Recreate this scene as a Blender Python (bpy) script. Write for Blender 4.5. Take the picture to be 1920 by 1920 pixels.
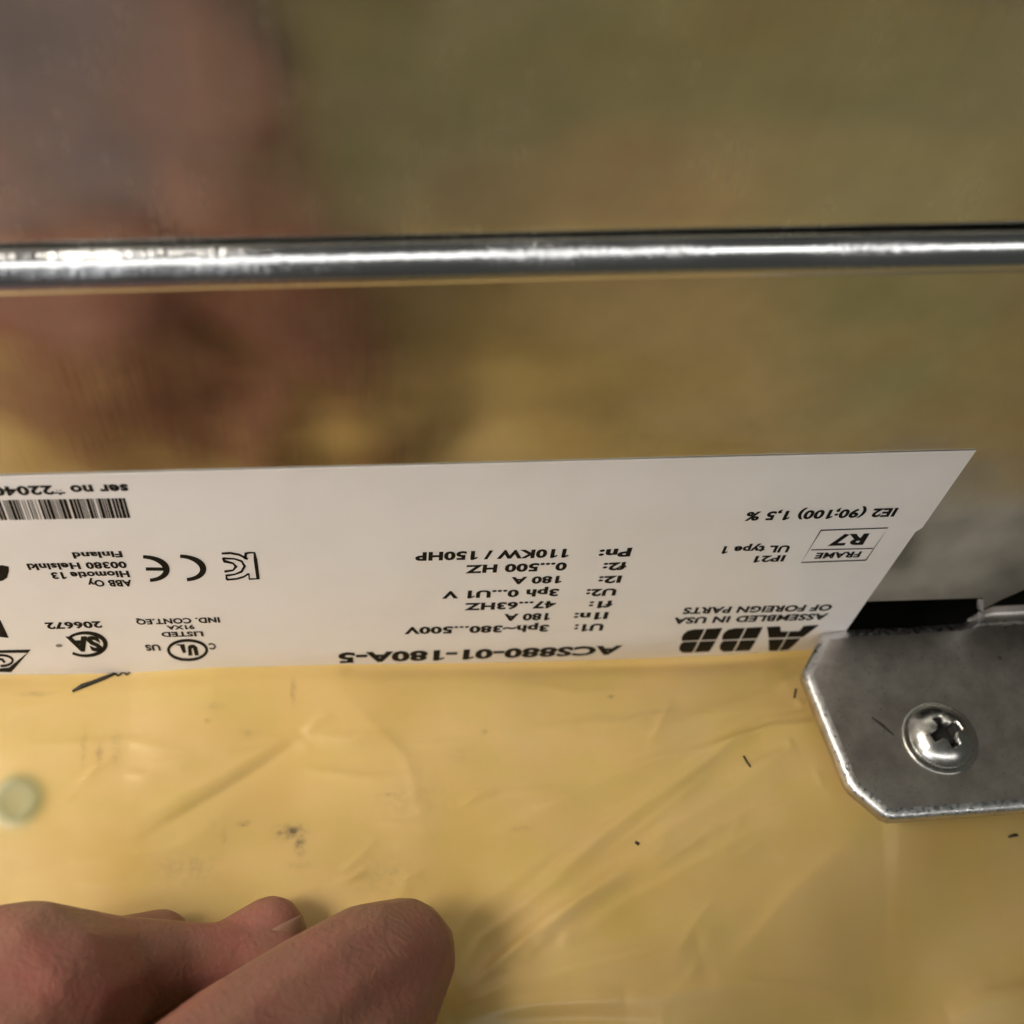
import bpy, bmesh, math, random
import numpy as np
from mathutils import Matrix, Vector
from mathutils.geometry import tessellate_polygon

for o in list(bpy.data.objects): bpy.data.objects.remove(o)
scene = bpy.context.scene
K = 0.001                                  # all builders work in millimetres
random.seed(4)

# ------------------------------------------------------------------ camera
F = 2352.0                                 # focal length in photo pixels (photo is 1920 wide)
PSI, TH, RO = [math.radians(a) for a in (12.81, 56.48, 8.765)]
CAM = np.array([-25.6, -110.1, 225.9])
FW = np.array([math.sin(PSI)*math.cos(TH), math.cos(PSI)*math.cos(TH), -math.sin(TH)])
_r = np.array([math.cos(PSI), -math.sin(PSI), 0.0]); _u = np.cross(_r, FW)
RT = math.cos(RO)*_r + math.sin(RO)*_u
UP = -math.sin(RO)*_r + math.cos(RO)*_u
cd = bpy.data.cameras.new('camera'); cam = bpy.data.objects.new('camera', cd)
scene.collection.objects.link(cam); scene.camera = cam
cd.sensor_width = 36; cd.lens = 36*F/1920; cd.clip_start = 0.005; cd.clip_end = 20
m = Matrix.Identity(4)
for i in range(3):
    m[i][0] = RT[i]; m[i][1] = UP[i]; m[i][2] = -FW[i]; m[i][3] = CAM[i]*K
cam.matrix_world = m
cd.dof.use_dof = True; cd.dof.focus_distance = 0.212; cd.dof.aperture_fstop = 15

# ------------------------------------------------------------------ world, lamps, exposure
w = bpy.data.worlds.new('World'); scene.world = w; w.use_nodes = True
bg = w.node_tree.nodes['Background']
bg.inputs[0].default_value = (0.86, 0.88, 0.80, 1); bg.inputs[1].default_value = 0.068

def area(name, loc, target, sx, sy, power, color, spread=180):
    d = bpy.data.lights.new(name, 'AREA'); d.shape = 'RECTANGLE'
    d.size = sx*K; d.size_y = sy*K; d.energy = power; d.color = color; d.spread = math.radians(spread)
    o = bpy.data.objects.new(name, d); scene.collection.objects.link(o)
    o.location = Vector(loc)*K
    dr = Vector(target)-Vector(loc)
    o.rotation_euler = dr.to_track_quat('-Z', 'Y').to_euler()
    return o
area('left_key_light', (-310, -115, 370), (-70, 6, 30), 150, 150, .195, (1.0, .92, .82), 52)  # unseen key light added at left; narrow spread dims the film's lower right
area('tube_lamp', (-100, -950, 860), (0, 0, 110), 2400, 150, 4.3, (1.0, .985, .95))
area('window_lamp', (-820, -900, 520), (-60, 0, 110), 640, 560, 2.4, (.95, .97, 1.0))

scene.view_settings.view_transform = 'Standard'; scene.view_settings.look = 'None'
scene.view_settings.exposure = 0; scene.view_settings.gamma = 1
scene.render.engine = 'CYCLES'
scene.render.resolution_x = 1024; scene.render.resolution_y = 1024

# ------------------------------------------------------------------ helpers
def ray(px, py): return RT*(px-960) - UP*(py-960) + FW*F
def on_z(px, py, z):
    d = ray(px, py); return CAM + d*((z-CAM[2])/d[2])
def link(o): scene.collection.objects.link(o); return o
def mesh_obj(name, verts, faces, mat, parent=None, smooth=False, label=None):
    me = bpy.data.meshes.new(name)
    me.from_pydata([tuple(float(c)*K for c in v) for v in verts], [], faces)
    me.validate(); me.update()
    if smooth: me.polygons.foreach_set('use_smooth', [True]*len(me.polygons))
    o = link(bpy.data.objects.new(name, me))
    if mat: me.materials.append(mat)
    if parent: o.parent = parent
    if label: o['label'] = label
    return o
def thing(name, label, cat, group=None):
    o = link(bpy.data.objects.new(name, None)); o['label'] = label; o['category'] = cat
    o.empty_display_size = 0.01
    if group: o['group'] = group
    return o
def fix_normals(o):
    bm = bmesh.new(); bm.from_mesh(o.data); bmesh.ops.recalc_face_normals(bm, faces=bm.faces)
    bm.to_mesh(o.data); bm.free()

class NT:
    def __init__(s, name):
        s.m = bpy.data.materials.new(name); s.m.use_nodes = True; s.t = s.m.node_tree
        s.b = s.t.nodes['Principled BSDF']
    def n(s, typ, **kw):
        nd = s.t.nodes.new(typ)
        for k, v in kw.items():
            if k.startswith('i_'): nd.inputs[k[2:].replace('_', ' ')].default_value = v
            else: setattr(nd, k, v)
        return nd
    def l(s, a, b): s.t.links.new(a, b)
    def coord(s, scale=(1, 1, 1), loc=(0, 0, 0)):
        tc = s.n('ShaderNodeTexCoord'); mp = s.n('ShaderNodeMapping')
        mp.inputs['Scale'].default_value = [c/K for c in scale]; mp.inputs['Location'].default_value = loc
        s.l(tc.outputs['Object'], mp.inputs[0]); return mp.outputs[0]
    def noise(s, scale, detail=4, vec=(1, 1, 1), rough=.55, dist=0, loc=(0, 0, 0)):
        nd = s.n('ShaderNodeTexNoise'); nd.inputs['Scale'].default_value = scale
        nd.inputs['Detail'].default_value = detail; nd.inputs['Roughness'].default_value = rough
        nd.inputs['Distortion'].default_value = dist
        s.l(s.coord(vec, loc), nd.inputs['Vector']); return nd.outputs[0]
    def ramp(s, fac, stops):
        r = s.n('ShaderNodeValToRGB'); cr = r.color_ramp
        while len(cr.elements) < len(stops): cr.elements.new(.5)
        for e, (p, c) in zip(cr.elements, stops):
            e.position = p; e.color = (c, c, c, 1) if isinstance(c, (int, float)) else (*c, 1)
        s.l(fac, r.inputs[0]); return r.outputs[0]
    def mix(s, fac, a, b, blend='MIX'):
        mx = s.n('ShaderNodeMix', data_type='RGBA', blend_type=blend)
        for sock, v in ((mx.inputs[0], fac), (mx.inputs[6], a), (mx.inputs[7], b)):
            if hasattr(v, 'links'): s.l(v, sock)
            else: sock.default_value = v if isinstance(v, (int, float)) else (*v, 1)
        return mx.outputs[2]
    def bump(s, h, strength, dist, prev=None):
        b = s.n('ShaderNodeBump'); b.inputs['Strength'].default_value = strength
        b.inputs['Distance'].default_value = dist*K; s.l(h, b.inputs['Height'])
        if prev: s.l(prev, b.inputs['Normal'])
        return b.outputs[0]
    def set(s, **kw):
        for k, v in kw.items():
            sock = s.b.inputs[k.replace('_', ' ')]
            if hasattr(v, 'links'): s.l(v, sock)
            else: sock.default_value = (*v, 1) if isinstance(v, tuple) and len(v) == 3 else v
        return s

# ------------------------------------------------------------------ materials
def steel(name, col, r0, r1, wav, fine, seed):
    t = NT(name); L = (seed, seed*2, 0)
    big = t.noise(.018, 2, loc=L); mid = t.noise(.11, 4, loc=L); fin = t.noise(1.4, 3, (1, 1, 2.2), loc=L)
    streak = t.noise(.5, 3, (3.5, 1, .12), loc=L)
    c = t.mix(t.ramp(mid, [(.35, 0.), (.7, 1.)]), tuple(x*.86 for x in col), col)
    nb = t.bump(big, .5, wav); nb = t.bump(fin, .45, fine, nb)
    rr = t.mix(.5, t.ramp(mid, [(.3, r0), (.75, r1)]), t.ramp(streak, [(.3, r0), (.7, r1)]))
    t.set(Base_Color=c, Metallic=1.0, Roughness=rr, Normal=nb); return t.m
M_panel = steel('galvanised_sheet', (.66, .635, .56), .15, .27, 6.0, .013, 3)
M_upper = steel('galvanised_upper_sheet', (.88, .87, .77), .17, .31, 8.0, .014, 11)

t = NT('rolled_steel_edge')
scr = t.noise(.85, 4, (1.6, .35, .35), rough=.65); pat = t.noise(.03, 3)
sc2 = t.mix(t.ramp(pat, [(.42, 0.), (.62, 1.)]), (.5, .5, .5), scr)
t.set(Base_Color=(.66, .66, .66), Metallic=1.0, Roughness=t.mix(t.ramp(pat, [(.4, 0.), (.6, 1.)]), (.13,)*3, (.20,)*3), Normal=t.bump(sc2, .85, .26)); M_bead = t.m

t = NT('worn_zinc_tab')
m1 = t.noise(.13, 6, dist=.15, rough=.65); m2 = t.noise(.9, 4); m3 = t.noise(2.2, 2, (1, .7, 1))
c = t.mix(t.ramp(m1, [(.35, 0.), (.65, 1.)]), (.54, .49, .455), (.82, .77, .715))
c = t.mix(t.ramp(m2, [(.60, 0.), (.75, .4)]), c, (.36, .33, .30))
t.set(Base_Color=c, Metallic=1.0, Roughness=t.mix(t.ramp(m3, [(.64, 0.), (.72, 1.)]), (.37,)*3, (.24,)*3),
      Normal=t.bump(m2, .35, .05, t.bump(m3, .3, .03))); M_tab = t.m
t = NT('raw_cut_edge'); e1 = t.noise(1.1, 4, (1, 1, 1))
t.set(Base_Color=(.7, .7, .69), Metallic=1.0, Roughness=t.ramp(e1, [(.35, .22), (.65, .5)]), Normal=t.bump(e1, .5, .18)); M_cut = t.m
t = NT('zinc_screw'); s1 = t.noise(.7, 3)
t.set(Base_Color=(.66, .65, .61), Metallic=1.0, Roughness=t.ramp(s1, [(.3, .20), (.8, .32)])); M_screw = t.m
t = NT('recess_shade'); t.set(Base_Color=(.02, .018, .016), Roughness=.7); M_recess_shade = t.m  # near-black colour paints the shade inside the screw's cross recess
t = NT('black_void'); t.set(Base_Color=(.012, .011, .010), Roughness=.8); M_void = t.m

t = NT('white_label_vinyl'); p1 = t.noise(.05, 3); p2 = t.noise(.12, 4, (1, 1, 2.2))
c = t.mix(t.ramp(p1, [(.35, 0.), (.7, .35)]), (.86, .84, .835), (.82, .795, .77))
c = t.mix(t.ramp(p1, [(.45, 0.), (.75, .10)]), c, (.55, .52, .49))
t.set(Base_Color=c, Roughness=.32, Specular_IOR_Level=.5, Normal=t.bump(p1, .45, .9)); M_label = t.m
t = NT('black_print'); k1 = t.noise(3.2, 2)
t.set(Base_Color=t.mix(t.ramp(k1, [(.55, 0.), (.8, .25)]), (.005, .005, .005), (.05, .048, .045)), Roughness=.6, Specular_IOR_Level=.12); M_ink = t.m
t = NT('grey_print'); t.set(Base_Color=(.2, .19, .18), Roughness=.5); M_grey = t.m

t = NT('yellow_plastic_film')
a1 = t.noise(.035, 3); a2 = t.noise(.10, 3, (1, 1.6, 1), dist=.3); a3 = t.noise(.6, 4); a4 = t.noise(.05, 3, (1, 2, 1), loc=(7, 2, 1))
c = t.mix(t.ramp(a1, [(.3, 0.), (.7, 1.)]), (.585, .390, .118), (.62, .432, .178))
c = t.mix(t.ramp(a4, [(.42, 0.), (.75, .5)]), c, (.52, .40, .10))
c = t.mix(t.ramp(a2, [(.60, 0.), (.80, .14)]), c, (.40, .27, .10))
at = t.n('ShaderNodeAttribute', attribute_name='smudge')
sm = t.mix(1.0, at.outputs['Color'], t.ramp(a3, [(.40, .25), (.62, 1.)]), 'MULTIPLY')
c = t.mix(sm, c, (.07, .055, .035))
gr = t.n('ShaderNodeAttribute', attribute_name='green_tint')
c = t.mix(gr.outputs['Color'], c, (.15, .19, .085))
g2 = t.n('ShaderNodeAttribute', attribute_name='olive_sheet'); c = t.mix(g2.outputs['Color'], c, (.34, .40, .11))
g3 = t.n('ShaderNodeAttribute', attribute_name='orange_sheet'); c = t.mix(g3.outputs['Color'], c, (.62, .22, .06))
t.set(Base_Color=c, Roughness=t.ramp(a2, [(.3, .31), (.8, .42)]), Specular_IOR_Level=.6, Subsurface_Weight=.12, Subsurface_Scale=.002,
      Normal=t.bump(a2, .12, .35, t.bump(a3, .06, .1))); M_film = t.m
t.b.inputs['Subsurface Radius'].default_value = (1, .7, .2)
t = NT('dark_debris'); t.set(Base_Color=(.02, .016, .012), Roughness=.6); M_dirt = t.m

t = NT('skin'); vo = t.n('ShaderNodeTexVoronoi'); vo.inputs['Scale'].default_value = 1.1; t.l(t.coord(), vo.inputs['Vector']); q1 = t.noise(.07, 4); q2 = t.noise(.9, 4, (1, 1, 1)); q3 = t.noise(.35, 3, (1, 1, 1), dist=1.5)
c = t.mix(t.ramp(q1, [(.35, 0.), (.68, 1.)]), (.235, .120, .074), (.30, .105, .082))
c = t.mix(t.ramp(q3, [(.5, 0.), (.75, .3)]), c, (.29, .16, .10))
t.set(Base_Color=c, Roughness=.48, Specular_IOR_Level=.4, Subsurface_Weight=.22, Subsurface_Scale=.003, Normal=t.bump(vo.outputs['Distance'], .35, .16, t.bump(q2, .4, .3, t.bump(q3, .4, .6))))
t.b.inputs['Subsurface Radius'].default_value = (1, .35, .2); M_skin = t.m
t = NT('fingernail'); t.set(Base_Color=(.27, .145, .095), Roughness=.38); M_nail = t.m
t = NT('sleeve_cloth'); v1 = t.noise(1.2, 3)
t.set(Base_Color=t.mix(v1, (.125, .095, .105), (.18, .14, .155)), Roughness=.9, Normal=t.bump(v1, .4, .4)); M_cloth = t.m

# ------------------------------------------------------------------ cabinet side
cab = thing('drive_cabinet', 'galvanised steel cabinet side with rolled seam, white rating label and screwed tab', 'cabinet')
ZB, RB = 9.5, 60.0                         # the sheet starts bending inwards at ZB with radius RB
def surf(x, s, off=0.0):
    """point of the lower sheet: s is height measured along the sheet, off stands proud of it"""
    if s >= ZB: return np.array([x, -off, s])
    a = (ZB-s)/RB
    return np.array([x, RB*(1-math.cos(a)) - off*math.cos(a), ZB-RB*math.sin(a) - off*math.sin(a)])
def on_sheet(px, py):
    """photo pixel -> (x, s) on the lower sheet"""
    d = ray(px, py); p = CAM + d*(-CAM[1]/d[1])
    if p[2] >= ZB: return p[0], p[2]
    lo, hi = 0.0, math.radians(60); best = None
    for i in range(600):                   # first crossing of the ray with the arc
        a = hi*i/600; y = RB*(1-math.cos(a)); z = ZB-RB*math.sin(a)
        q = CAM + d*((y-CAM[1])/d[1])
        if q[2] >= z: best = (q[0], ZB-RB*a); break
    if best is None:
        a = math.radians(27); y = RB*(1-math.cos(a)); q = CAM + d*((y-CAM[1])/d[1]); best = (q[0], ZB-RB*a)
    return best

XL, XR, ZT = -230.0, 230.0, 112.8
SLOPE = .0155                              # the seam is not quite parallel to the label
verts, faces = [], []
def strip(xs, ss):
    b = len(verts); n = len(ss)
    for x in xs:
        for s in ss: verts.append(surf(x, s))
    for i in range(len(xs)-1):
        for j in range(n-1):
            faces.append((b+i*n+j, b+(i+1)*n+j, b+(i+1)*n+j+1, b+i*n+j+1))
bend = [ZB-RB*math.radians(a) for a in range(30, 0, -2)]
strip([XL, -120, -40, 20, 66.5], bend+[ZB, ZB+.15, 40, ZT])
def poly(pts):
    b = len(verts)
    for x, z in pts: verts.append(surf(x, z))
    faces.append(tuple(range(b, b+len(pts))))
poly([(66.5, 19.2), (95.4, 18.4), (95.4, ZT), (66.5, ZT)])
poly([(95.4, 18.4), (96.6, 14.8), (98.0, 13.2), (98.0, ZT), (95.4, ZT)])
poly([(98.0, 13.2), (100.5, 17.4), (104, 21.6), (109, 25.5), (116, 27), (124, 25), (131, 20), (134, 14), (134, ZT), (98.0, ZT)])
strip([134, 180, XR], bend+[ZB, ZB+.15, 40, ZT])
lower = mesh_obj('lower_sheet', verts, faces, M_panel, cab)
bm = bmesh.new(); bm.from_mesh(lower.data); bmesh.ops.remove_doubles(bm, verts=bm.verts, dist=1e-6)
for q in bm.verts:
    if q.co.z > .1: q.co.z += SLOPE*q.co.x
bmesh.ops.recalc_face_normals(bm, faces=bm.faces)
for f in bm.faces:
    f.smooth = f.calc_center_median().z < ZB*K
if sum(f.normal.y*f.calc_area() for f in bm.faces) > 0: bmesh.ops.reverse_faces(bm, faces=bm.faces)
bm.to_mesh(lower.data); bm.free()
so = lower.modifiers.new('thickness', 'SOLIDIFY'); so.thickness = 1.5*K; so.offset = -1

def sweep(name, prof, xs, mat, jitter=None, smooth=True, parent=cab):
    v, f = [], []; n = len(prof)
    for x in xs:
        for k, (y, z) in enumerate(prof):
            j = jitter(x, k) if jitter else (0, 0)
            v.append((x, y+j[0], z+j[1]))
    for i in range(len(xs)-1):
        for j in range(n-1): f.append((i*n+j, (i+1)*n+j, (i+1)*n+j+1, i*n+j+1))
    o = mesh_obj(name, v, f, mat, parent, smooth); fix_normals(o); return o
# rolled seam: a bead that comes out of the lower sheet, turns over and goes back into the gap
ZC, R = 114.2, 3.0
ang = np.radians(np.arange(-78, 91, 3)); rho = 1+2.4*np.exp(-((np.degrees(ang)-36)/15)**2)   # flattened where it faces the room
py_ = np.concatenate([[0], np.cumsum(np.sin(ang[:-1])*rho[:-1])]); pz_ = np.concatenate([[0], np.cumsum(np.cos(ang[:-1])*rho[:-1])])
kz_ = 2*R*.97/(pz_[-1]-pz_[0]); py_ = (py_-py_[-1])*kz_; pz_ = ZC+R+(pz_-pz_[-1])*kz_
prof = [(.6, float(pz_[0])-.2)] + [(float(a), float(b)) for a, b in zip(py_, pz_)]
prof += [(1.2, ZC+R), (4.0, ZC+R)]
xs = np.linspace(XL, XR, 231)
bead = sweep('rolled_seam', prof, xs, M_bead, lambda x, k: (.10*math.sin(x*.05+2), SLOPE*x+.12*math.sin(x*.021+1)+.05*math.sin(x*.09)))
# upper sheet with its small turned lip
prof = [(3.0, 118.45), (-.2, 118.25), (-.75, 118.4), (-1.0, 118.8), (-1.05, 119.4), (-1.0, 121.5), (-.95, 160), (-.9, 420)]
upper = sweep('upper_sheet', prof, np.linspace(XL, XR, 60), M_upper, lambda x, k: (0, SLOPE*x+.25*math.sin(x*.018+.4) if k < 6 else 0))
# dark inside of the cabinet
v = [(XL, 14, -25), (XR, 14, -25), (XR, 14, 125), (XL, 14, 125), (XL, 4.2, 125), (XR, 4.2, 125), (XL, 1.6, 119), (XR, 1.6, 119), (XL, 4, 112), (XR, 4, 112)]
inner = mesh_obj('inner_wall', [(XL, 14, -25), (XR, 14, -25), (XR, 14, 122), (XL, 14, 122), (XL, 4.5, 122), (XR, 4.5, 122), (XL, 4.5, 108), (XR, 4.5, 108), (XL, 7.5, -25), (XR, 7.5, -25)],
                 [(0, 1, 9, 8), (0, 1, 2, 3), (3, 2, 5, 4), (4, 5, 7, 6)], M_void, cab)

# ------------------------------------------------------------------ bent-out tab with screw
ZTAB, TH_T = 8.2, 3.0
outl = [(66.3, -.7), (60.6, -8.6), (60.3, -10.0), (60.7, -13), (63.6, -32.0), (64.4, -33.6), (69.0, -38.8), (70.4, -39.5), (128, -39.2), (128, .6), (98.6, .8), (96.5, .2), (86, -.2), (72, -.1)]
bm = bmesh.new()
# resample the outline so that the worn edge can wobble a little
P = []
for i in range(len(outl)):
    a, b = np.array(outl[i]), np.array(outl[(i+1) % len(outl)])
    n = max(1, int(np.linalg.norm(b-a)/1.2))
    for k in range(n): P.append(a+(b-a)*k/n)
rnd = random.Random(2)
def inset(P, d):
    n = len(P); out = []
    for i in range(n):
        tg = P[(i+1) % n]-P[i-1]; tg = tg/np.linalg.norm(tg); out.append(P[i]+d*np.array([-tg[1], tg[0]]))
    return out
top1 = inset(P, 1.9); top2 = inset(P, .75)
rings = [[(p[0], p[1], ZTAB-TH_T) for p in P], [(p[0]+rnd.uniform(-.05, .05), p[1]+rnd.uniform(-.05, .05), ZTAB-.95+rnd.uniform(-.05, .05)) for p in P],
         [(p[0]+rnd.uniform(-.04, .04), p[1]+rnd.uniform(-.04, .04), ZTAB-.32+rnd.uniform(-.03, .03)) for p in top2], [(p[0], p[1], ZTAB) for p in top1]]
vv = [[bm.verts.new(c) for c in r] for r in rings]; n = len(P)
for k in range(3):
    for i in range(n):
        f = bm.faces.new((vv[k][i], vv[k][(i+1) % n], vv[k+1][(i+1) % n], vv[k+1][i])); f.smooth = True
        f.material_index = 1 if k >= 1 else 0
bm.faces.new(vv[3]); bm.faces.new(list(reversed(vv[0])))
bmesh.ops.recalc_face_normals(bm, faces=bm.faces); bmesh.ops.scale(bm, vec=(K, K, K), verts=bm.verts)
me = bpy.data.meshes.new('mounting_tab'); bm.to_mesh(me); bm.free()
tab = link(bpy.data.objects.new('mounting_tab', me)); tab.parent = cab; me.materials.append(M_tab); me.materials.append(M_cut)
tab['label'] = 'thick worn grey steel tab with clipped corners held by a cross-head screw'
# the curved web joining the tab to the sheet behind it
v, f = [], []
xs = np.linspace(97.2, 128, 18)
pr = [(0.1, ZTAB-.3)] + [(.3+2.0*math.sin(a), ZTAB-.25+2.2*(1-math.cos(a))) for a in np.linspace(0, math.pi/2, 9)]
for i, x in enumerate(xs):
    k = min(1, (x-97.2)/5)
    for y, z in pr: v.append((x, y*(.25+.75*k), ZTAB-.25+(z-ZTAB+.25)*(.25+.75*k**.7)))
nn = len(pr)
for i in range(len(xs)-1):
    for j in range(nn-1): f.append((i*nn+j, (i+1)*nn+j, (i+1)*nn+j+1, i*nn+j+1))
web = mesh_obj('bend_web', v, f, M_tab, cab, True); fix_normals(web)
# torn bright corner where slot and web meet
def prism(name, pts, mat, parent):
    """convex hull of a few points"""
    bm = bmesh.new()
    for p in pts: bm.verts.new([c*K for c in p])
    bmesh.ops.convex_hull(bm, input=bm.verts); bmesh.ops.recalc_face_normals(bm, faces=bm.faces)
    me = bpy.data.meshes.new(name); bm.to_mesh(me); bm.free()
    o = link(bpy.data.objects.new(name, me)); me.materials.append(mat); o.parent = parent; return o
prism('torn_corner', [(95.2, -.1, 18.2), (96.4, -.25, 18.0), (98.6, -.2, 12.6), (97.0, .2, 13.6), (95.6, .8, 17), (98.2, .9, 13)], M_cut, cab)
prism('torn_corner', [(97.4, -.1, 12.8), (98.8, -.1, 12.2), (101.0, .2, 8.4), (99.2, -.2, 8.1), (98.2, .9, 12), (100.6, 1.2, 9)], M_cut, cab)

sc = on_z(1768, 1378, ZTAB+1.6); SX, SY = float(sc[0]), float(sc[1])
NR, NA = 46, 144; RH = 6.5; HH = 3.2
ang0 = math.radians(20)
def head_z(r, a):
    z = HH*math.sqrt(max(0, 1-(r/(RH*1.10))**2)); z = (z-HH*math.sqrt(1-1/1.21))/(1-math.sqrt(1-1/1.21))*1.0
    x, y = r*math.cos(a-ang0), r*math.sin(a-ang0)
    arm = 3.25
    inx = abs(y) < 1.0 and abs(x) < arm; iny = abs(x) < 1.0 and abs(y) < arm
    core = abs(x)+abs(y) < 2.7
    if inx or iny or core: z -= 3.2*min(1, max(.45, (arm+.5-max(abs(x), abs(y)))/1.6))
    return z
v = [(SX, SY, ZTAB+.9+head_z(0, 0))]; f = []
for i in range(1, NR+1):
    r = RH*i/NR
    for j in range(NA):
        a = 2*math.pi*j/NA; v.append((SX+r*math.cos(a), SY+r*math.sin(a), ZTAB+.9+head_z(r, a)))
for dr, z in ((0.0, .45), (-.55, .0), (-1.3, -.3)):
    for j in range(NA):
        a = 2*math.pi*j/NA; v.append((SX+(RH+dr)*math.cos(a), SY+(RH+dr)*math.sin(a), ZTAB+.5+z))
for j in range(NA): f.append((0, 1+j, 1+(j+1) % NA))
for i in range(NR+2):
    for j in range(NA):
        a, b = 1+i*NA+j, 1+i*NA+(j+1) % NA; f.append((a, a+NA, b+NA, b))
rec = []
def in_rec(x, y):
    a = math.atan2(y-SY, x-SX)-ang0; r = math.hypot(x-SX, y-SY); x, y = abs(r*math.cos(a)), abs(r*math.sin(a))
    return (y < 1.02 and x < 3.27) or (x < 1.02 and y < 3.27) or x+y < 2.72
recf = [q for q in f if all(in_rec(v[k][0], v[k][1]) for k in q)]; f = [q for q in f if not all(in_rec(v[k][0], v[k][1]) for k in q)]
screw = mesh_obj('screw', v, f, M_screw, cab, True, 'domed zinc cross-head screw in the grey tab'); fix_normals(screw)
recess = mesh_obj('cross_recess', v, recf, M_recess_shade, screw)
v, f = [], []
for r, z in ((5.0, .02), (7.3, .02), (7.45, .12), (7.35, .3), (7.0, .38), (5.0, .38)):
    for j in range(72):
        a = 2*math.pi*j/72; v.append((SX+r*math.cos(a), SY+r*math.sin(a), ZTAB+z))
for i in range(5):
    for j in range(72):
        a, b = i*72+j, i*72+(j+1) % 72; f.append((a, b, b+72, a+72))
wash = mesh_obj('washer', v, f, M_screw, screw, True); fix_normals(wash)

# ------------------------------------------------------------------ rating label with its print
OFF_L, OFF_P = .12, .21
tr = on_sheet(1830, 843); kn1 = on_sheet(1729, 988); kn2 = on_sheet(1716, 996); br = on_sheet(1591, 1174)
ssv = [ZB-RB*math.radians(a) for a in range(26, 0, -2)] + [ZB, ZB+.2, 20, 28, 36, 42, 43.3, 50, 60, tr[1]-.6, tr[1]]
def right_edge(s):
    return float(np.interp(s, [-20, br[1], kn2[1], kn1[1], tr[1]], [br[0]-.2, br[0], kn2[0], kn1[0], tr[0]]))
xs = np.linspace(0, 1, 40); v, f = [], []
kz = [kn2[1], kn1[1]]; ssv = sorted(set([s for s in ssv if not kz[0]-.5 < s < kz[1]+.5] + kz))
for s in ssv:
    for u in xs:
        x = -150+(right_edge(s)+150)*u
        top = .25*math.sin(x*.05) if s == ssv[-1] else 0
        zz = s + (np.interp(x, [-150, tr[0]], [on_sheet(0, 888)[1]-tr[1], 0]) if s == ssv[-1] else 0)
        lift = OFF_L + (.06 if s == ssv[-1] else 0)
        v.append(surf(x, zz, lift))
nx = len(xs)
for i in range(len(ssv)-1):
    for j in range(nx-1): f.append((i*nx+j, i*nx+j+1, (i+1)*nx+j+1, (i+1)*nx+j))
stick = mesh_obj('rating_label', v, f, M_label, cab, True, 'long white rating sticker printed upside down in black')
sm_ = stick.modifiers.new('thickness', 'SOLIDIFY'); sm_.thickness = .08*K; sm_.offset = 0
es_ = stick.modifiers.new('crisp_edges', 'EDGE_SPLIT'); es_.split_angle = math.radians(35)

def print_mesh(name, v2, faces, mat):
    """flat print given in sheet coordinates (x, s), laid onto the curved label"""
    bm = bmesh.new(); vs = [bm.verts.new((p[0], p[1], 0)) for p in v2]
    for fc in faces:
        try: bm.faces.new([vs[i] for i in fc])
        except ValueError: pass
    lo = min(p[1] for p in v2); lv = ZB
    while lv > lo:
        if lv < max(p[1] for p in v2):
            bmesh.ops.bisect_plane(bm, geom=bm.verts[:]+bm.edges[:]+bm.faces[:], plane_co=(0, lv, 0), plane_no=(0, 1, 0), dist=1e-5)
        lv -= 1.0
    for q in bm.verts: q.co = Vector(surf(q.co.x, q.co.y, OFF_P))*K
    for fc in bm.faces:
        fc.normal_update()
    bmesh.ops.recalc_face_normals(bm, faces=bm.faces)
    for fc in bm.faces:
        if fc.normal.y > 0: fc.normal_flip()
    me = bpy.data.meshes.new(name); bm.to_mesh(me); bm.free(); me.materials.append(mat)
    o = link(bpy.data.objects.new(name, me)); o.parent = stick; return o
def text_mesh(txt, bold=.02):
    c = bpy.data.curves.new('t', 'FONT'); c.body = txt; c.size = 1; c.offset = bold; c.resolution_u = 3; c.fill_mode = 'FRONT'
    c.space_character = 1.06
    o = bpy.data.objects.new('t', c); scene.collection.objects.link(o)
    dg = bpy.context.evaluated_depsgraph_get(); me = bpy.data.meshes.new_from_object(o.evaluated_get(dg))
    V = np.array([tuple(p.co) for p in me.vertices]); Fc = [tuple(p.vertices) for p in me.polygons]
    bpy.data.objects.remove(o); bpy.data.curves.remove(c); bpy.data.meshes.remove(me); return V, Fc
def text(txt, start, end, cap, bold=.02, mat=None, width_of=None):
    """start/end: photo pixels of the baseline's ends (reading starts at start), cap: cap height in pixels"""
    x0, s0 = on_sheet(*start); x1, s1 = on_sheet(*end)
    xm, sm = (start[0]+end[0])/2, (start[1]+end[1])/2
    h = abs(on_sheet(xm, sm)[1]-on_sheet(xm, sm+cap)[1])
    V, Fc = text_mesh(txt, max(bold, .042))
    for i, ch in enumerate(txt):            # give each figure one its flag
        if ch == '1':
            xr = text_mesh(txt[:i+1], max(bold, .042))[0][:, 0].max(); b = len(V)
            V = np.vstack([V, [(xr-.04, .765, 0), (xr-.13, .765, 0), (xr-.33, .62, 0), (xr-.33, .49, 0), (xr-.13, .60, 0), (xr-.04, .64, 0)]]); Fc.append(tuple(range(b, b+6)))
    wx0, wx1 = V[:, 0].min(), V[:, 0].max()
    q = []
    for p in V:
        u = (p[0]-wx0)/(wx1-wx0); t_ = p[1]/.729
        q.append((x0+(x1-x0)*u, s0+(s1-s0)*u-h*t_))
    return print_mesh('printed_text', q, Fc, mat or M_ink)
def polys(name, lst, mat=None):
    v, f = [], []
    for pl in lst:
        q = [on_sheet(*p) for p in pl]; b = len(v); v += q
        for tri in tessellate_polygon([[Vector((p[0], p[1], 0)) for p in q]]): f.append(tuple(b+i for i in tri))
    return print_mesh(name, v, f, mat or M_ink)
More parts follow.
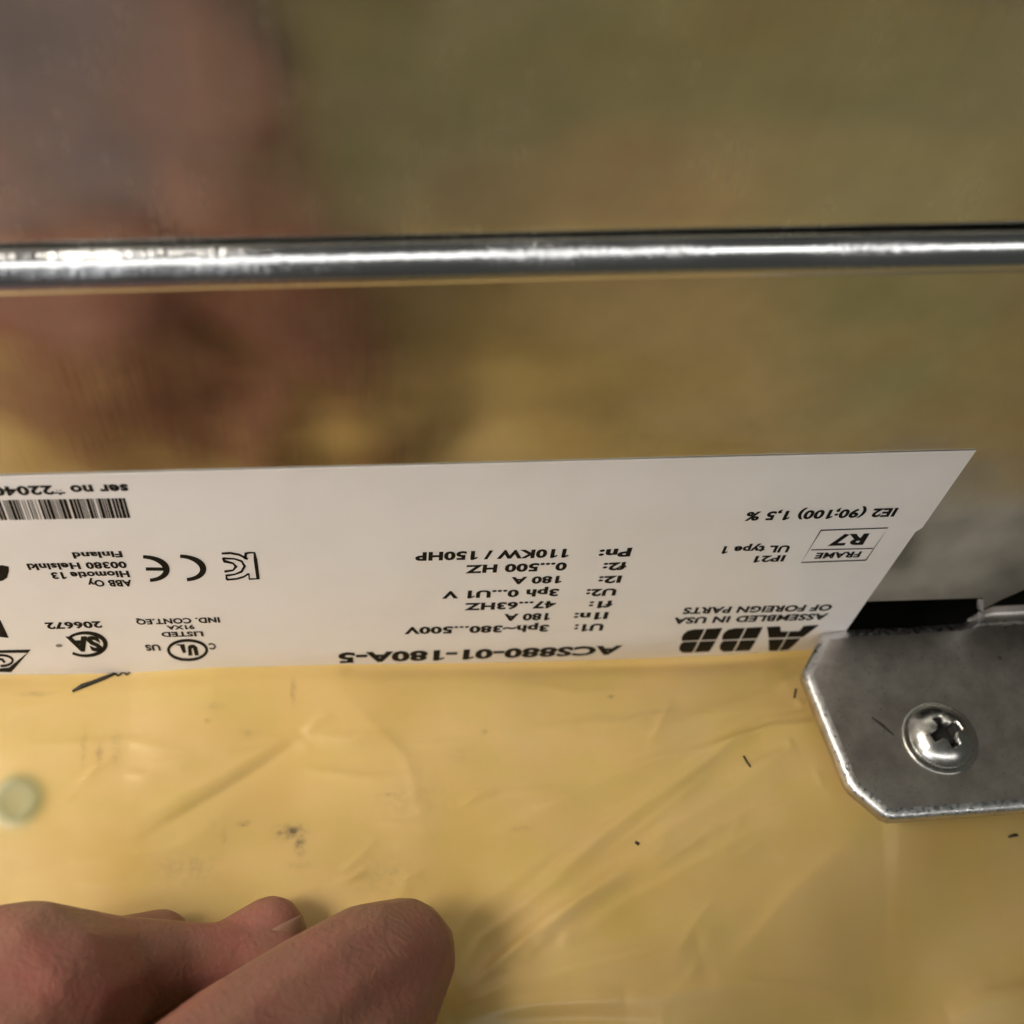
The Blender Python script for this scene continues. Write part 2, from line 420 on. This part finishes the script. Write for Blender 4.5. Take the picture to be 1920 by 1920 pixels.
def stroke_faces(pl, wd, v, f, closed=False):
    """ribbon along photo pixels; wd is a width in pixels (one or one per point)"""
    P_ = [np.array(p, float) for p in pl]; n = len(P_); b = len(v)
    for i in range(n):
        a = P_[(i-1) % n] if (closed or i > 0) else P_[i]; c = P_[(i+1) % n] if (closed or i < n-1) else P_[i]
        tg = c-a; tg /= np.linalg.norm(tg)+1e-9; nm = np.array([-tg[1], tg[0]]); w_ = wd[i] if hasattr(wd, '__len__') else wd
        for sgn in (-1, 1): v.append(on_sheet(*(P_[i]+nm*w_/2*sgn)))
    for i in range(n if closed else n-1):
        j = (i+1) % n; f.append((b+2*i, b+2*i+1, b+2*j+1, b+2*j))
def strokes(name, lst, mat=None):
    v, f = [], []
    for pl, wd, cl in lst: stroke_faces(pl, wd, v, f, cl)
    return print_mesh(name, v, f, mat or M_ink)
def A2(z): return lambda x, y: (600+x/2.909, 880+y/2.909)
a2 = lambda x, y: (600+x/2.909, 880+y/2.909)
a5 = lambda x, y: (1240+x/4, 920+y/4)
a1_ = lambda x, y: (x/4.8, 880+y/4.8)
ab = lambda x, y: (240+x/6.857, 1000+y/6.857)
for txt, s, e, cap in [
    ('Pn:', (1703, 424), (1525, 436), 45), ('110KW / 150HP', (1362, 430), (520, 450), 44),
    ('f2:', (1676, 502), (1547, 508), 40), ('0...500 HZ', (1350, 504), (795, 520), 42),
    ('I2:', (1648, 576), (1522, 581), 37), ('180 A', (1322, 577), (1045, 585), 37),
    ('U2:', (1620, 646), (1455, 651), 37), ('3ph 0...U1 V', (1305, 648), (668, 662), 38),
    ('f1:', (1600, 712), (1470, 718), 35), ('47...63HZ', (1290, 714), (790, 727), 37),
    ('I1n:', (1575, 775), (1388, 780), 36), ('180 A', (1260, 780), (1005, 786), 36),
    ('U1:', (1550, 838), (1390, 843), 36), ('3ph~380...500V', (1250, 844), (460, 858), 36)]:
    text(txt, a2(*s), a2(*e), cap/2.909, .045)
text('ACS880-01-180A-5', a2(1650, 957), a2(98, 998), 50/2.909, .045)
for txt, s, e, cap, b in [
    ('IE2 (90;100) 1,5 %', (1778, 125), (645, 156), 62, .022), ('R7', (1558, 318), (1290, 326), 80, .03),
    ('FRAME', (1505, 450), (1165, 461), 42, .03), ('IP21', (935, 478), (708, 485), 45, .022), ('UL type 1', (970, 405), (470, 413), 50, .022),
    ('OF FOREIGN PARTS', (1290, 848), (172, 873), 45, .022), ('ASSEMBLED IN USA', (1255, 915), (98, 948), 45, .022)]:
    text(txt, a5(*s), a5(*e), cap/4, b)
for txt, s, e, cap, b in [
    ('ser no', (1145, 127), (622, 138), 84, .03), ('*2204022', (565, 136), (-310, 156), 80, .03), ('Finland', (1092, 728), (645, 740), 55, .03),
    ('00380 Helsinki', (1130, 822), (235, 843), 58, .03), ('Hiomotie 13', (1155, 905), (452, 921), 58, .03),
    ('ABB Oy', (1180, 988), (780, 990), 58, .03), ('206672', (905, 1360), (400, 1373), 58, .035)]:
    text(txt, a1_(*s), a1_(*e), cap/4.8, b)
for txt, s, e, cap, b in [
    ('IND. CONT.EQ', (1172, 1068), (95, 1096), 68, .03), ('91XA', (850, 1166), (490, 1176), 52, .03), ('LISTED', (960, 1250), (420, 1260), 62, .03),
    ('C', (1122, 1402), (1035, 1405), 78, .04), ('US', (404, 1420), (212, 1424), 76, .045)]:
    text(txt, ab(*s), ab(*e), cap/6.857, b)
# logo: slanted black block letters cut by thin white lines
LG = [[(790, 1015), (890, 1010), (895, 1050), (952, 1048), (930, 1094), (805, 1098)], [(962, 1048), (1035, 1045), (1065, 1008), (1180, 1000), (1060, 1090), (940, 1093)],
      [(803, 1108), (922, 1105), (868, 1194), (806, 1195)], [(934, 1104), (1042, 1100), (950, 1186), (880, 1194)]]
for dx, dy in ((0, 0), (-303, 8)):
    for pl in ([(640, 1022), (760, 1015), (715, 1101), (597, 1105)], [(626, 1023), (583, 1106), (455, 1112), (456, 1085), (470, 1058), (500, 1036), (550, 1025)],
               [(592, 1115), (710, 1111), (660, 1192), (548, 1197)], [(577, 1116), (532, 1199), (465, 1200), (440, 1185), (436, 1160), (450, 1130), (472, 1119)]):
        LG.append([(x+dx, y+dy) for x, y in pl])
polys('company_logo', [[a5(*p) for p in pl] for pl in LG])
strokes('frame_size_box', [([a5(*p) for p in ((1195, 290), (1698, 272), (1532, 514), (1048, 531))], 2.4, True), ([a5(1122, 437), a5(1585, 426)], 2.0, False)])
# CE mark
def arc(cx, cy, rx, ry, a0, a1, n=18): return [(cx+rx*math.cos(math.radians(a0+(a1-a0)*i/n)), cy+ry*math.sin(math.radians(a0+(a1-a0)*i/n))) for i in range(n+1)]
def skew(pts, k, cy): return [(x-(y-cy)*(-k), y) for x, y in pts]
wds = [6.5+5.5*math.sin(math.pi*i/18)**2 for i in range(19)]
cE = [(ab(*p)) for p in skew(arc(215, 440, 280, 152, -88, 82), .20, 440)]; cC = [ab(*p) for p in skew(arc(690, 432, 275, 152, -88, 82), .20, 432)]
strokes('ce_mark', [(cE, wds, False), (cC, wds, False), ([ab(230, 445), ab(470, 447)], 6.2, False)])
# KC mark, open outline letters
k_ = lambda pts: [ab(*p) for p in pts]
strokes('kc_mark', [
    (k_([(1505, 320), (1515, 245), (1560, 236), (1625, 236), (1640, 330), (1672, 570), (1560, 575), (1553, 500)]), [5, 6, 3.5, 4, 7, 7, 3.5, 3], False),
    (k_([(1205, 246), (1320, 240), (1430, 262), (1540, 318)]), 4.2, False),
    (k_([(1268, 585), (1400, 572), (1490, 545), (1550, 505)]), 3.5, False),
    (k_([(1220, 300), (1240, 345), (1350, 372), (1390, 415), (1350, 462), (1240, 478)]), [5, 6, 3.5, 6.5, 3.5, 4.5], False),
    (k_([(1225, 308), (1370, 315), (1460, 345), (1500, 410), (1460, 480), (1370, 515), (1262, 530), (1275, 580)]), [4, 3, 4, 5.5, 4.5, 3, 5, 6], False)])
# oval approval mark with C ring
strokes('oval_mark', [([ab(*p) for p in arc(767, 1488, 246, 124, 0, 351, 40)], 5.5, True)])
polys('oval_letters', [[ab(*p) for p in pl] for pl in (
    [(770, 1440), (800, 1420), (850, 1420), (890, 1450), (912, 1555), (862, 1560), (835, 1462), (820, 1470), (828, 1558), (778, 1562)],
    [(610, 1425), (640, 1412), (728, 1412), (748, 1522), (708, 1528), (680, 1470), (668, 1432)])])
ring = [a1_(*p) for p in arc(770, 1566, 180, 103, 130, -140, 34)]
strokes('ring_mark', [(ring, [5+3.5*math.sin(math.pi*i/34)**2 for i in range(35)], False)])
text('SA', a1_(885, 1502), a1_(592, 1506), 128/4.8, .06)
polys('ring_dot', [[a1_(*p) for p in arc(533, 1578, 32, 14, 0, 345, 14)]], M_grey)
# marks cut by the edge of the picture
strokes('triangle_mark', [([a1_(*p) for p in ((-330, 1640), (-60, 1632), (262, 1628), (90, 1795), (-90, 1800))], [5, 5, 9, 10, 5], True),
                          ([a1_(*p) for p in arc(15, 1712, 100, 48, 95, -215, 22)], 4.5, False), ([a1_(*p) for p in ((-5, 1700), (20, 1702), (45, 1730))], 5, False)])
polys('solid_marks', [[a1_(*p) for p in pl] for pl in ([(-60, 1300), (5, 1350), (80, 1508), (-5, 1500), (-60, 1500)],
      [(-60, 870), (20, 852), (80, 865), (82, 905), (65, 965), (30, 990), (-60, 1010)])])
# barcode
v, f = [], []; x = -220.0; rb = random.Random(9)
while x < 1135:
    wd = rb.choice([7, 7, 12, 22, 30]); k = (x+30)/1190
    sl = .37-.10*k
    for_ = [(x, 268-20*k), (x+wd, 268-20*k), (x+wd+sl*180, 446-20*k), (x+sl*180, 446-20*k)]
    b = len(v); v += [on_sheet(*a1_(*p)) for p in for_]; f.append((b, b+1, b+2, b+3))
    x += wd+rb.choice([9, 9, 14, 22])
print_mesh('barcode', v, f, M_ink)

# ------------------------------------------------------------------ yellow film
def seg_height(X, Y, pts, amp, wid, z=1.0):
    """a crease along photo pixels: crisp on the side facing the wall, running out softly in front"""
    Q = [on_film(px, py)[:2] for px, py in pts]; best = np.full(X.shape, 1e9); par = np.zeros(X.shape); side = np.zeros(X.shape); tot = 0
    L = [np.linalg.norm(Q[i+1]-Q[i]) for i in range(len(Q)-1)]; S = sum(L)
    for i in range(len(Q)-1):
        d = Q[i+1]-Q[i]; u = np.clip(((X-Q[i][0])*d[0]+(Y-Q[i][1])*d[1])/(d@d), 0, 1)
        nv = np.array([-d[1], d[0]])/L[i]; nv = nv if nv@np.array([.6, -.8]) > 0 else -nv
        dist = np.hypot(X-Q[i][0]-u*d[0], Y-Q[i][1]-u*d[1]); m_ = dist < best
        sg = (X-Q[i][0])*nv[0]+(Y-Q[i][1])*nv[1]
        best = np.where(m_, dist, best); par = np.where(m_, (tot+u*L[i])/S, par); side = np.where(m_, sg, side); tot += L[i]
    taper = np.sin(np.pi*np.clip(par, 0.03, .97))**.7
    front = 1/(1+np.exp(-side/(.15*wid)))
    w2 = wid*(.6+1.1*front)
    return amp*taper*np.exp(-(np.sqrt(best**2+(.3*wid)**2)-.3*wid)/(.62*w2))
EP = [(-40, 1259), (0, 1259), (130, 1259), (250, 1256), (400, 1246), (640, 1241), (1000, 1237), (1200, 1232), (1490, 1219), (1560, 1216)]
edge = []
for p in EP:
    x_, s_ = on_sheet(*p); q = surf(x_, s_); edge.append((q[0], q[2]))
edge += [(edge[-1][0]+3, 3.2), (edge[-1][0]+10, 4.4), (150, 2.0), (230, 1.0)]
def grid(a, b, c, d, fine, n_out):
    return np.concatenate([np.linspace(a, b, n_out, endpoint=False), np.arange(b, c, fine), np.linspace(c, d, n_out)])
gx = grid(-260, -108, 122, 260, .55, 16); gy = grid(-430, -92, 6.0, 6.4, .5, 22)[:-21]
X, Y = np.meshgrid(gx, gy)
T = -Y
Z = np.interp(X, [e[0] for e in edge], [e[1] for e in edge])*np.exp(-np.clip(T, 0, None)/14)
NW = np.clip((T+1)/14, 0, 1)
Z += .55*np.sin(X*.035+Y*.05)*NW+.4*np.sin(X*.09-Y*.06+1)*np.clip(T/20, 0, 1)
sig = lambda a: 1/(1+np.exp(-a))
Z += 3.6*sig((X-62)/6)*sig((T-9)/5)*sig((52-T)/5)                    # lifted under the tab
Z -= 1.1*np.exp(-(T/2.2)**2)*sig((58-X)/3)                                        # tucked in along the panel
Z -= 27*sig((X*.55+T*.85-85)/9)                                                    # falls away towards the front corner
def film_z(x, y):
    i = int(np.argmin(abs(gy-y))); j = int(np.argmin(abs(gx-x))); return float(Z[i, j])
def on_film(px, py):
    z = 1.0
    for _ in range(8):
        p = on_z(px, py, z); z = film_z(p[0], p[1])
    return on_z(px, py, z)

RID = [([(1410, 1360), (1300, 1440), (1180, 1532)], 1.5, 2.2), ([(1400, 1372), (1310, 1440), (1220, 1508)], .5, .8), ([(1180, 1520), (1060, 1610), (960, 1700)], .4, .9), ([(1500, 1340), (1400, 1380), (1330, 1400)], .4, .8), ([(1440, 1500), (1330, 1560), (1200, 1650)], .4, .9), ([(890, 1840), (980, 1770), (1090, 1700)], .5, 1.0), ([(1230, 1490), (1120, 1580), (1000, 1690)], .8, 2.4), ([(1330, 1450), (1220, 1540), (1140, 1600)], .35, .7), ([(1530, 1330), (1430, 1352)], .4, .6), ([(1050, 1650), (900, 1760), (860, 1830)], .5, 1.0), ([(1180, 1640), (1020, 1730), (900, 1830)], .5, 1.2), ([(1010, 1810), (930, 1860), (850, 1900)], .8, 1.2), ([(1545, 1352), (1420, 1372)], .5, 1.4), ([(1470, 1292), (1300, 1350), (1100, 1420)], .5, 4),
       ([(1500, 1400), (1360, 1460)], .45, 2.0), ([(880, 1850), (1080, 1690), (1330, 1560)], .9, 4.5), ([(830, 1905), (1050, 1830), (1320, 1770)], 1.4, 5.0),
       ([(840, 1925), (1000, 1890), (1180, 1880)], 1.6, 4.0), ([(900, 1915), (1100, 1905), (1250, 1918)], -1.2, 3.0), ([(860, 1870), (1000, 1760)], .8, 2.6), ([(1770, 1910), (1850, 1875), (1970, 1850)], 1.3, 4.5), ([(1480, 1420), (1250, 1560), (1050, 1720), (930, 1850)], .45, 2.2), ([(1560, 1500), (1400, 1570), (1180, 1690), (980, 1830)], .4, 2.6),
       ([(1440, 1330), (1240, 1420), (1060, 1500), (880, 1590)], .35, 2.6), ([(1620, 1560), (1480, 1680), (1350, 1830)], .35, 3.0), ([(1490, 1350), (1330, 1400), (1150, 1450)], .3, 1.6), ([(1120, 1880), (1400, 1850), (1650, 1880)], .6, 3.2),
       ([(640, 1300), (760, 1420), (800, 1560)], .18, 2.0), ([(60, 1400), (240, 1390), (380, 1420)], .2, 1.5), ([(120, 1620), (300, 1600), (420, 1560)], .22, 1.8), ([(900, 1260), (1080, 1300), (1230, 1290)], .2, 2.0),
       ([(280, 1566), (420, 1480), (570, 1380)], -.5, 1.6), ([(260, 1540), (420, 1455), (540, 1380)], .3, 2.4), ([(560, 1440), (700, 1460), (800, 1450)], .25, 1.6), ([(1260, 1310), (1215, 1400)], .25, 1.2),
       ([(1000, 1370), (1160, 1350)], .3, 2.0), ([(0, 1340), (170, 1300), (300, 1290)], .3, 1.6), ([(700, 1360), (880, 1340)], .2, 2), ([(1560, 1240), (1440, 1290)], .5, 1.8),
       ([(1478, 1266), (1464, 1288)], .6, .8), ([(1494, 1308), (1502, 1326)], .55, .8), ([(1474, 1390), (1488, 1396)], .6, .8), ([(1528, 1444), (1541, 1474)], .7, .7), ([(1100, 1560), (900, 1700), (820, 1800)], .4, 3)]
rc = random.Random(12)
for k in range(46):                       # fine wrinkles, mostly fanning out from the tab
    px, py = rc.uniform(60, 1560), rc.uniform(1280, 1860)
    a_ = math.atan2(py-1300, px-1640)+rc.gauss(0, .35) if px > 700 else rc.uniform(2.2, 3.3)
    l_ = rc.uniform(40, 150); bnd = rc.uniform(-.2, .2)
    RID.append(([(px, py), (px+l_*.5*math.cos(a_+bnd), py+l_*.5*abs(math.sin(a_+bnd))), (px+l_*math.cos(a_), py+l_*abs(math.sin(a_)))], rc.choice([.10, .16, .22]), rc.uniform(.7, 1.6)))
for pts, a_, w_ in RID: Z += 1.75*NW*seg_height(X, Y, pts, math.copysign(min(abs(a_), .28*w_), a_), w_)
rg = np.random.RandomState(3)
for k in range(60):                       # crumple noise
    kx, ky = rg.normal(0, .16, 2); Z += .05*NW*np.sin(kx*X+ky*Y+rg.uniform(0, 6.3))/(.25+np.hypot(kx, ky)*4)
def blob(lst, zz=1.0):
    S_ = np.zeros(X.shape)
    for px, py, rx, ry, a_ in lst:
        c_ = on_z(px, py, zz); S_ = np.maximum(S_, a_*np.exp(-((X-c_[0])/(rx/11))**2-((Y-c_[1])/(ry/11))**2))
    return S_
SM = blob([(545, 1555, 26, 14, .9), (562, 1575, 9, 24, .8), (528, 1558, 14, 8, .8), (455, 1540, 10, 5, .9), (404, 1332, 16, 6, .6), (390, 1357, 6, 4, .6), (550, 1300, 4, 26, .6), (465, 1375, 14, 8, .25), (160, 1410, 6, 34, .35),
           (188, 1420, 7, 26, .35), (220, 1405, 8, 34, .3), (350, 1625, 60, 28, .22), (560, 1620, 30, 8, .18), (740, 1634, 10, 3, .7), (1148, 1297, 6, 4, .8), (908, 1368, 6, 5, .5), (740, 1487, 36, 5, .35), (870, 1410, 40, 20, .12), (700, 1640, 70, 40, .15), (75, 1315, 30, 5, .3), (1240, 1325, 30, 4, .25), (980, 1550, 20, 5, .3), (770, 1500, 70, 40, .14), (420, 1570, 5, 16, .4)])
Z -= 22*sig((X-72)/.5)*sig((130-X)/.6)*sig((-.4-T)/.4)                  # tucked away behind the tab
gc = on_z(33, 1502, 1.5); RR = np.hypot(X-gc[0], Y-gc[1]); GT = sig((4.6-RR)/.55)*(.62+.2*sig((RR-2.7)/.5))
Z += .4*sig((4.5-RR)/.6)-.15*sig((2.6-RR)/.5)
def far(lst):                             # coloured areas of the film farther out, seen mirrored in the steel
    S_ = np.zeros(X.shape)
    for px, py, rx, ry, a_ in lst:
        c_ = on_z(px, py, -24); S_ = np.maximum(S_, a_*np.exp(-((X-c_[0])/rx)**2-((Y+c_[1])/ry)**2))
    return S_*sig((T-88)/5)
OL = far([(1700, 600, 36, 20, .8), (1000, 60, 70, 40, .8), (1750, 150, 60, 50, .7), (1300, 120, 50, 40, .6)]); OR = far([(1250, 345, 40, 15, .9), (1000, 360, 34, 13, .8), (1880, 220, 14, 18, .5)])
v = np.stack([X, Y, Z], -1).reshape(-1, 3); ny_, nx_ = X.shape
idx = np.arange(ny_*nx_).reshape(ny_, nx_)
f = np.stack([idx[:-1, :-1], idx[:-1, 1:], idx[1:, 1:], idx[1:, :-1]], -1).reshape(-1, 4).tolist()
film = mesh_obj('plastic_film', v, f, M_film, None, True)
film['label'] = 'creased yellow plastic film spread out below the steel panel'; film['category'] = 'plastic film'
for nm_, arr in (('smudge', SM), ('green_tint', GT), ('olive_sheet', OL), ('orange_sheet', OR)):
    at_ = film.data.attributes.new(nm_, 'FLOAT', 'POINT'); at_.data.foreach_set('value', arr.reshape(-1).astype(np.float32))
# debris lying on the film
def sliver(name, pts, rad, label, cat, group=None, up=.25):
    v, f = [], []; n = len(pts); ns = 6
    Q = [on_film(*p)+np.array([0, 0, up]) for p in pts]
    for i, q in enumerate(Q):
        tg = Q[min(i+1, n-1)]-Q[max(i-1, 0)]; tg /= np.linalg.norm(tg); s_ = np.cross(tg, [0, 0, 1]); s_ /= np.linalg.norm(s_); u_ = np.cross(s_, tg)
        r_ = rad[i] if hasattr(rad, '__len__') else rad
        for k in range(ns):
            a = 2*math.pi*k/ns; v.append(q+r_*(s_*math.cos(a)+.7*u_*math.sin(a)))
    for i in range(n-1):
        for k in range(ns): f.append((i*ns+k, i*ns+(k+1) % ns, (i+1)*ns+(k+1) % ns, (i+1)*ns+k))
    f.append(tuple(range(ns))); f.append(tuple(range((n-1)*ns, n*ns)))
    o = mesh_obj(name, v, f, M_dirt, None, True); fix_normals(o)
    o['label'] = label; o['category'] = cat
    if group: o['group'] = group
    return o
sliver('plastic_burr', [(136, 1297), (155, 1287), (175, 1280), (195, 1272), (214, 1264), (208, 1258), (222, 1268), (232, 1260), (226, 1257), (238, 1266), (247, 1259)],
       [.25, .5, .42, .4, .32, .25, .22, .25, .2, .22, .15], 'long curled black sliver lying on the film just under the white label', 'debris')
for pts, r_, lb in [([(1394, 1418), (1400, 1428), (1407, 1438)], .22, 'thin black fibre on the open film left of the steel tab'),
                ([(1492, 1292), (1491, 1299), (1489, 1309)], .2, 'short black fibre beside the clipped corner of the steel tab'),
                ([(1191, 1579), (1194, 1581), (1198, 1584)], .3, 'tiny dark fleck alone in the middle of the smooth film'),
                ([(1890, 1569), (1899, 1567), (1907, 1566)], .3, 'small dark fleck on the film in front of the steel tab')]:
    sliver('dirt_fleck', pts, r_, lb, 'debris', 'dark flecks lying on the film', up=.12)
def on_tab(px, py): return on_z(px, py, ZTAB)
q0, q1_, q2_ = on_tab(1634, 1345), on_tab(1655, 1361), on_tab(1676, 1379)
v, f = [], []
for q, r_ in ((q0, .1), (q1_, .28), (q2_, .12)):
    for k in range(6):
        a = math.pi*k/3; v.append(q+np.array([.7*r_*math.cos(a), r_*math.cos(a), .12+r_*.5*math.sin(a)]))
for i in range(2):
    for k in range(6): f.append((i*6+k, i*6+(k+1) % 6, (i+1)*6+(k+1) % 6, (i+1)*6+k))
fb = mesh_obj('dirt_fleck', v, f, M_dirt, None, True); fix_normals(fb)
fb['label'] = 'thin dark fibre lying on the steel tab beside the screw'; fb['category'] = 'debris'; fb['group'] = 'dark flecks lying on the film'
cc = on_tab(1874, 1234)
v = [(cc[0]+.42*math.cos(k*math.pi/5), cc[1]+.42*math.sin(k*math.pi/5), ZTAB+.02) for k in range(10)] + [(cc[0]+.25*math.cos(k*math.pi/5), cc[1]+.25*math.sin(k*math.pi/5), ZTAB+.25) for k in range(10)]
f = [(k, (k+1) % 10, 10+(k+1) % 10, 10+k) for k in range(10)] + [tuple(range(10, 20))]
fb = mesh_obj('dirt_fleck', v, f, M_dirt, None, True); fb['label'] = 'round black speck on the steel tab behind the screw'; fb['category'] = 'debris'; fb['group'] = 'dark flecks lying on the film'

# ------------------------------------------------------------------ hand pressing the film
person = thing('person', 'bare hand with curled fingers pressing on the yellow film, dark sleeve behind', 'person')
def P3(px, py, z): return np.array(on_z(px, py, z))
chains = []
def chain(pts): chains.append(pts)
PAL = np.array([-92., -112, 34]); WR = np.array([-86., -160, 46]); EL = np.array([-84., -330, 110])
TB = np.array([-58., -118, 44])
chain([(P3(752, 1790, 13), 9.4), (P3(690, 1822, 17), 11.0), (P3(600, 1888, 23), 11.8), (P3(470, 2000, 29), 13.5), (P3(330, 2160, 36), 16), (TB, 19), (WR, 23)])          # thumb
chain([(P3(748, 1800, 13), 9.4), (P3(690, 1915, 18), 10.4), (P3(600, 2040, 25), 12.5), (P3(480, 2200, 34), 15)])
chain([(P3(520, 1805, 8), 5.6), (P3(430, 1800, 9.5), 6.0), (P3(330, 1803, 12), 6.6), (P3(200, 1830, 17), 9.5), (P3(35, 1898, 24), 16.6), (PAL+np.array([-14, 6, 4]), 19)])  # index
chain([(P3(508, 1746, 6.5), 6.1), (P3(430, 1792, 7), 6.0), (P3(300, 1830, 10), 6.4), (P3(120, 1870, 17), 9), (PAL+np.array([-18, 4, 0]), 16)])        # middle
chain([(P3(300, 1766, 6), 5.6), (P3(200, 1790, 8), 6.0), (P3(80, 1830, 12), 8), (PAL+np.array([-24, 6, -4]), 15)])    # ring
chain([(P3(60, 1790, 6), 5.0), (P3(-20, 1830, 9), 6.0), (PAL+np.array([-28, 8, -6]), 13)])                            # little
chain([(PAL+np.array([-14, 0, 0]), 19), (WR, 24), ((WR+EL)/2, 30), (EL, 36)])
chain([(PAL+np.array([-16, 6, 0]), 18), (WR+np.array([-10, 0, 0]), 21)])
bm = bmesh.new()
for ch in chains:
    for (a, ra), (b, rb_) in zip(ch[:-1], ch[1:]):
        n = max(2, int(np.linalg.norm(b-a)/(0.22*min(ra, rb_))))
        for k in range(n+1):
            u_ = k/n; c_ = a+(b-a)*u_; r_ = ra+(rb_-ra)*u_
            bmesh.ops.create_icosphere(bm, subdivisions=2, radius=r_*K, matrix=Matrix.Translation(Vector(c_)*K))
me = bpy.data.meshes.new('hand'); bm.to_mesh(me); bm.free()
hand = link(bpy.data.objects.new('hand', me)); hand.parent = person; me.materials.append(M_skin)
rm = hand.modifiers.new('r', 'REMESH'); rm.mode = 'VOXEL'; rm.voxel_size = .95*K; rm.use_smooth_shade = True
sm2 = hand.modifiers.new('s', 'SMOOTH'); sm2.iterations = 5; sm2.factor = .6
dg = bpy.context.evaluated_depsgraph_get(); nm = bpy.data.meshes.new_from_object(hand.evaluated_get(dg))
hand.modifiers.clear(); hand.data = nm
nm.polygons.foreach_set('use_smooth', [True]*len(nm.polygons))
# nail on the finger behind the thumb
tip = P3(508, 1746, 6.5); ax = P3(548, 1722, 6.0)-tip; ax /= np.linalg.norm(ax); vw = CAM-tip; vw /= np.linalg.norm(vw)
sd = np.cross(ax, vw); sd /= np.linalg.norm(sd)
if (P3(508, 1800, 6.5)-tip)@sd < 0: sd = -sd
nn_ = vw-ax*(vw@ax); nn_ /= np.linalg.norm(nn_); nrm = nn_*.80+sd*.60; nrm /= np.linalg.norm(nrm); sd = np.cross(ax, nrm)
v, f = [], []
for i in range(11):
    for j in range(11):
        th_ = (j/10-.5)*1.35*(1-.12*(i/10)**2); la = -.25+1.25*i/10           # lies on the round fingertip
        d_ = (nrm*math.cos(th_)+sd*math.sin(th_))*math.cos(la)+ax*math.sin(la)*.98
        v.append(tip+d_*(5.98+.22*math.cos(th_*2)*math.cos((la-.3)*1.2)))
for i in range(10):
    for j in range(10): f.append((i*11+j, i*11+j+1, (i+1)*11+j+1, (i+1)*11+j))
nail = mesh_obj('fingernail', v, f, M_nail, person, True); ns_ = nail.modifiers.new('t', 'SOLIDIFY'); ns_.thickness = .4*K
# sleeve
v, f = [], []; NS = 40
axv = EL-WR; Ls = np.linalg.norm(axv); axv /= Ls; s1 = np.cross(axv, [0, 0, 1]); s1 /= np.linalg.norm(s1); s2 = np.cross(s1, axv)
for i in range(40):
    u_ = -.38+1.5*i/39; c_ = WR+axv*Ls*u_
    for k in range(NS):
        a = 2*math.pi*k/NS; r_ = 50+10*u_+1.6*math.sin(u_*34+2*math.sin(a))+.9*math.sin(3*a+u_*9)
        v.append(c_+r_*(s1*math.cos(a)+.62*s2*math.sin(a)))
for i in range(39):
    for k in range(NS): f.append((i*NS+k, i*NS+(k+1) % NS, (i+1)*NS+(k+1) % NS, (i+1)*NS+k))
sl = mesh_obj('sleeve', v, f, M_cloth, person, True); fix_normals(sl); q = sl.modifiers.new('t', 'SOLIDIFY'); q.thickness = 1.5*K
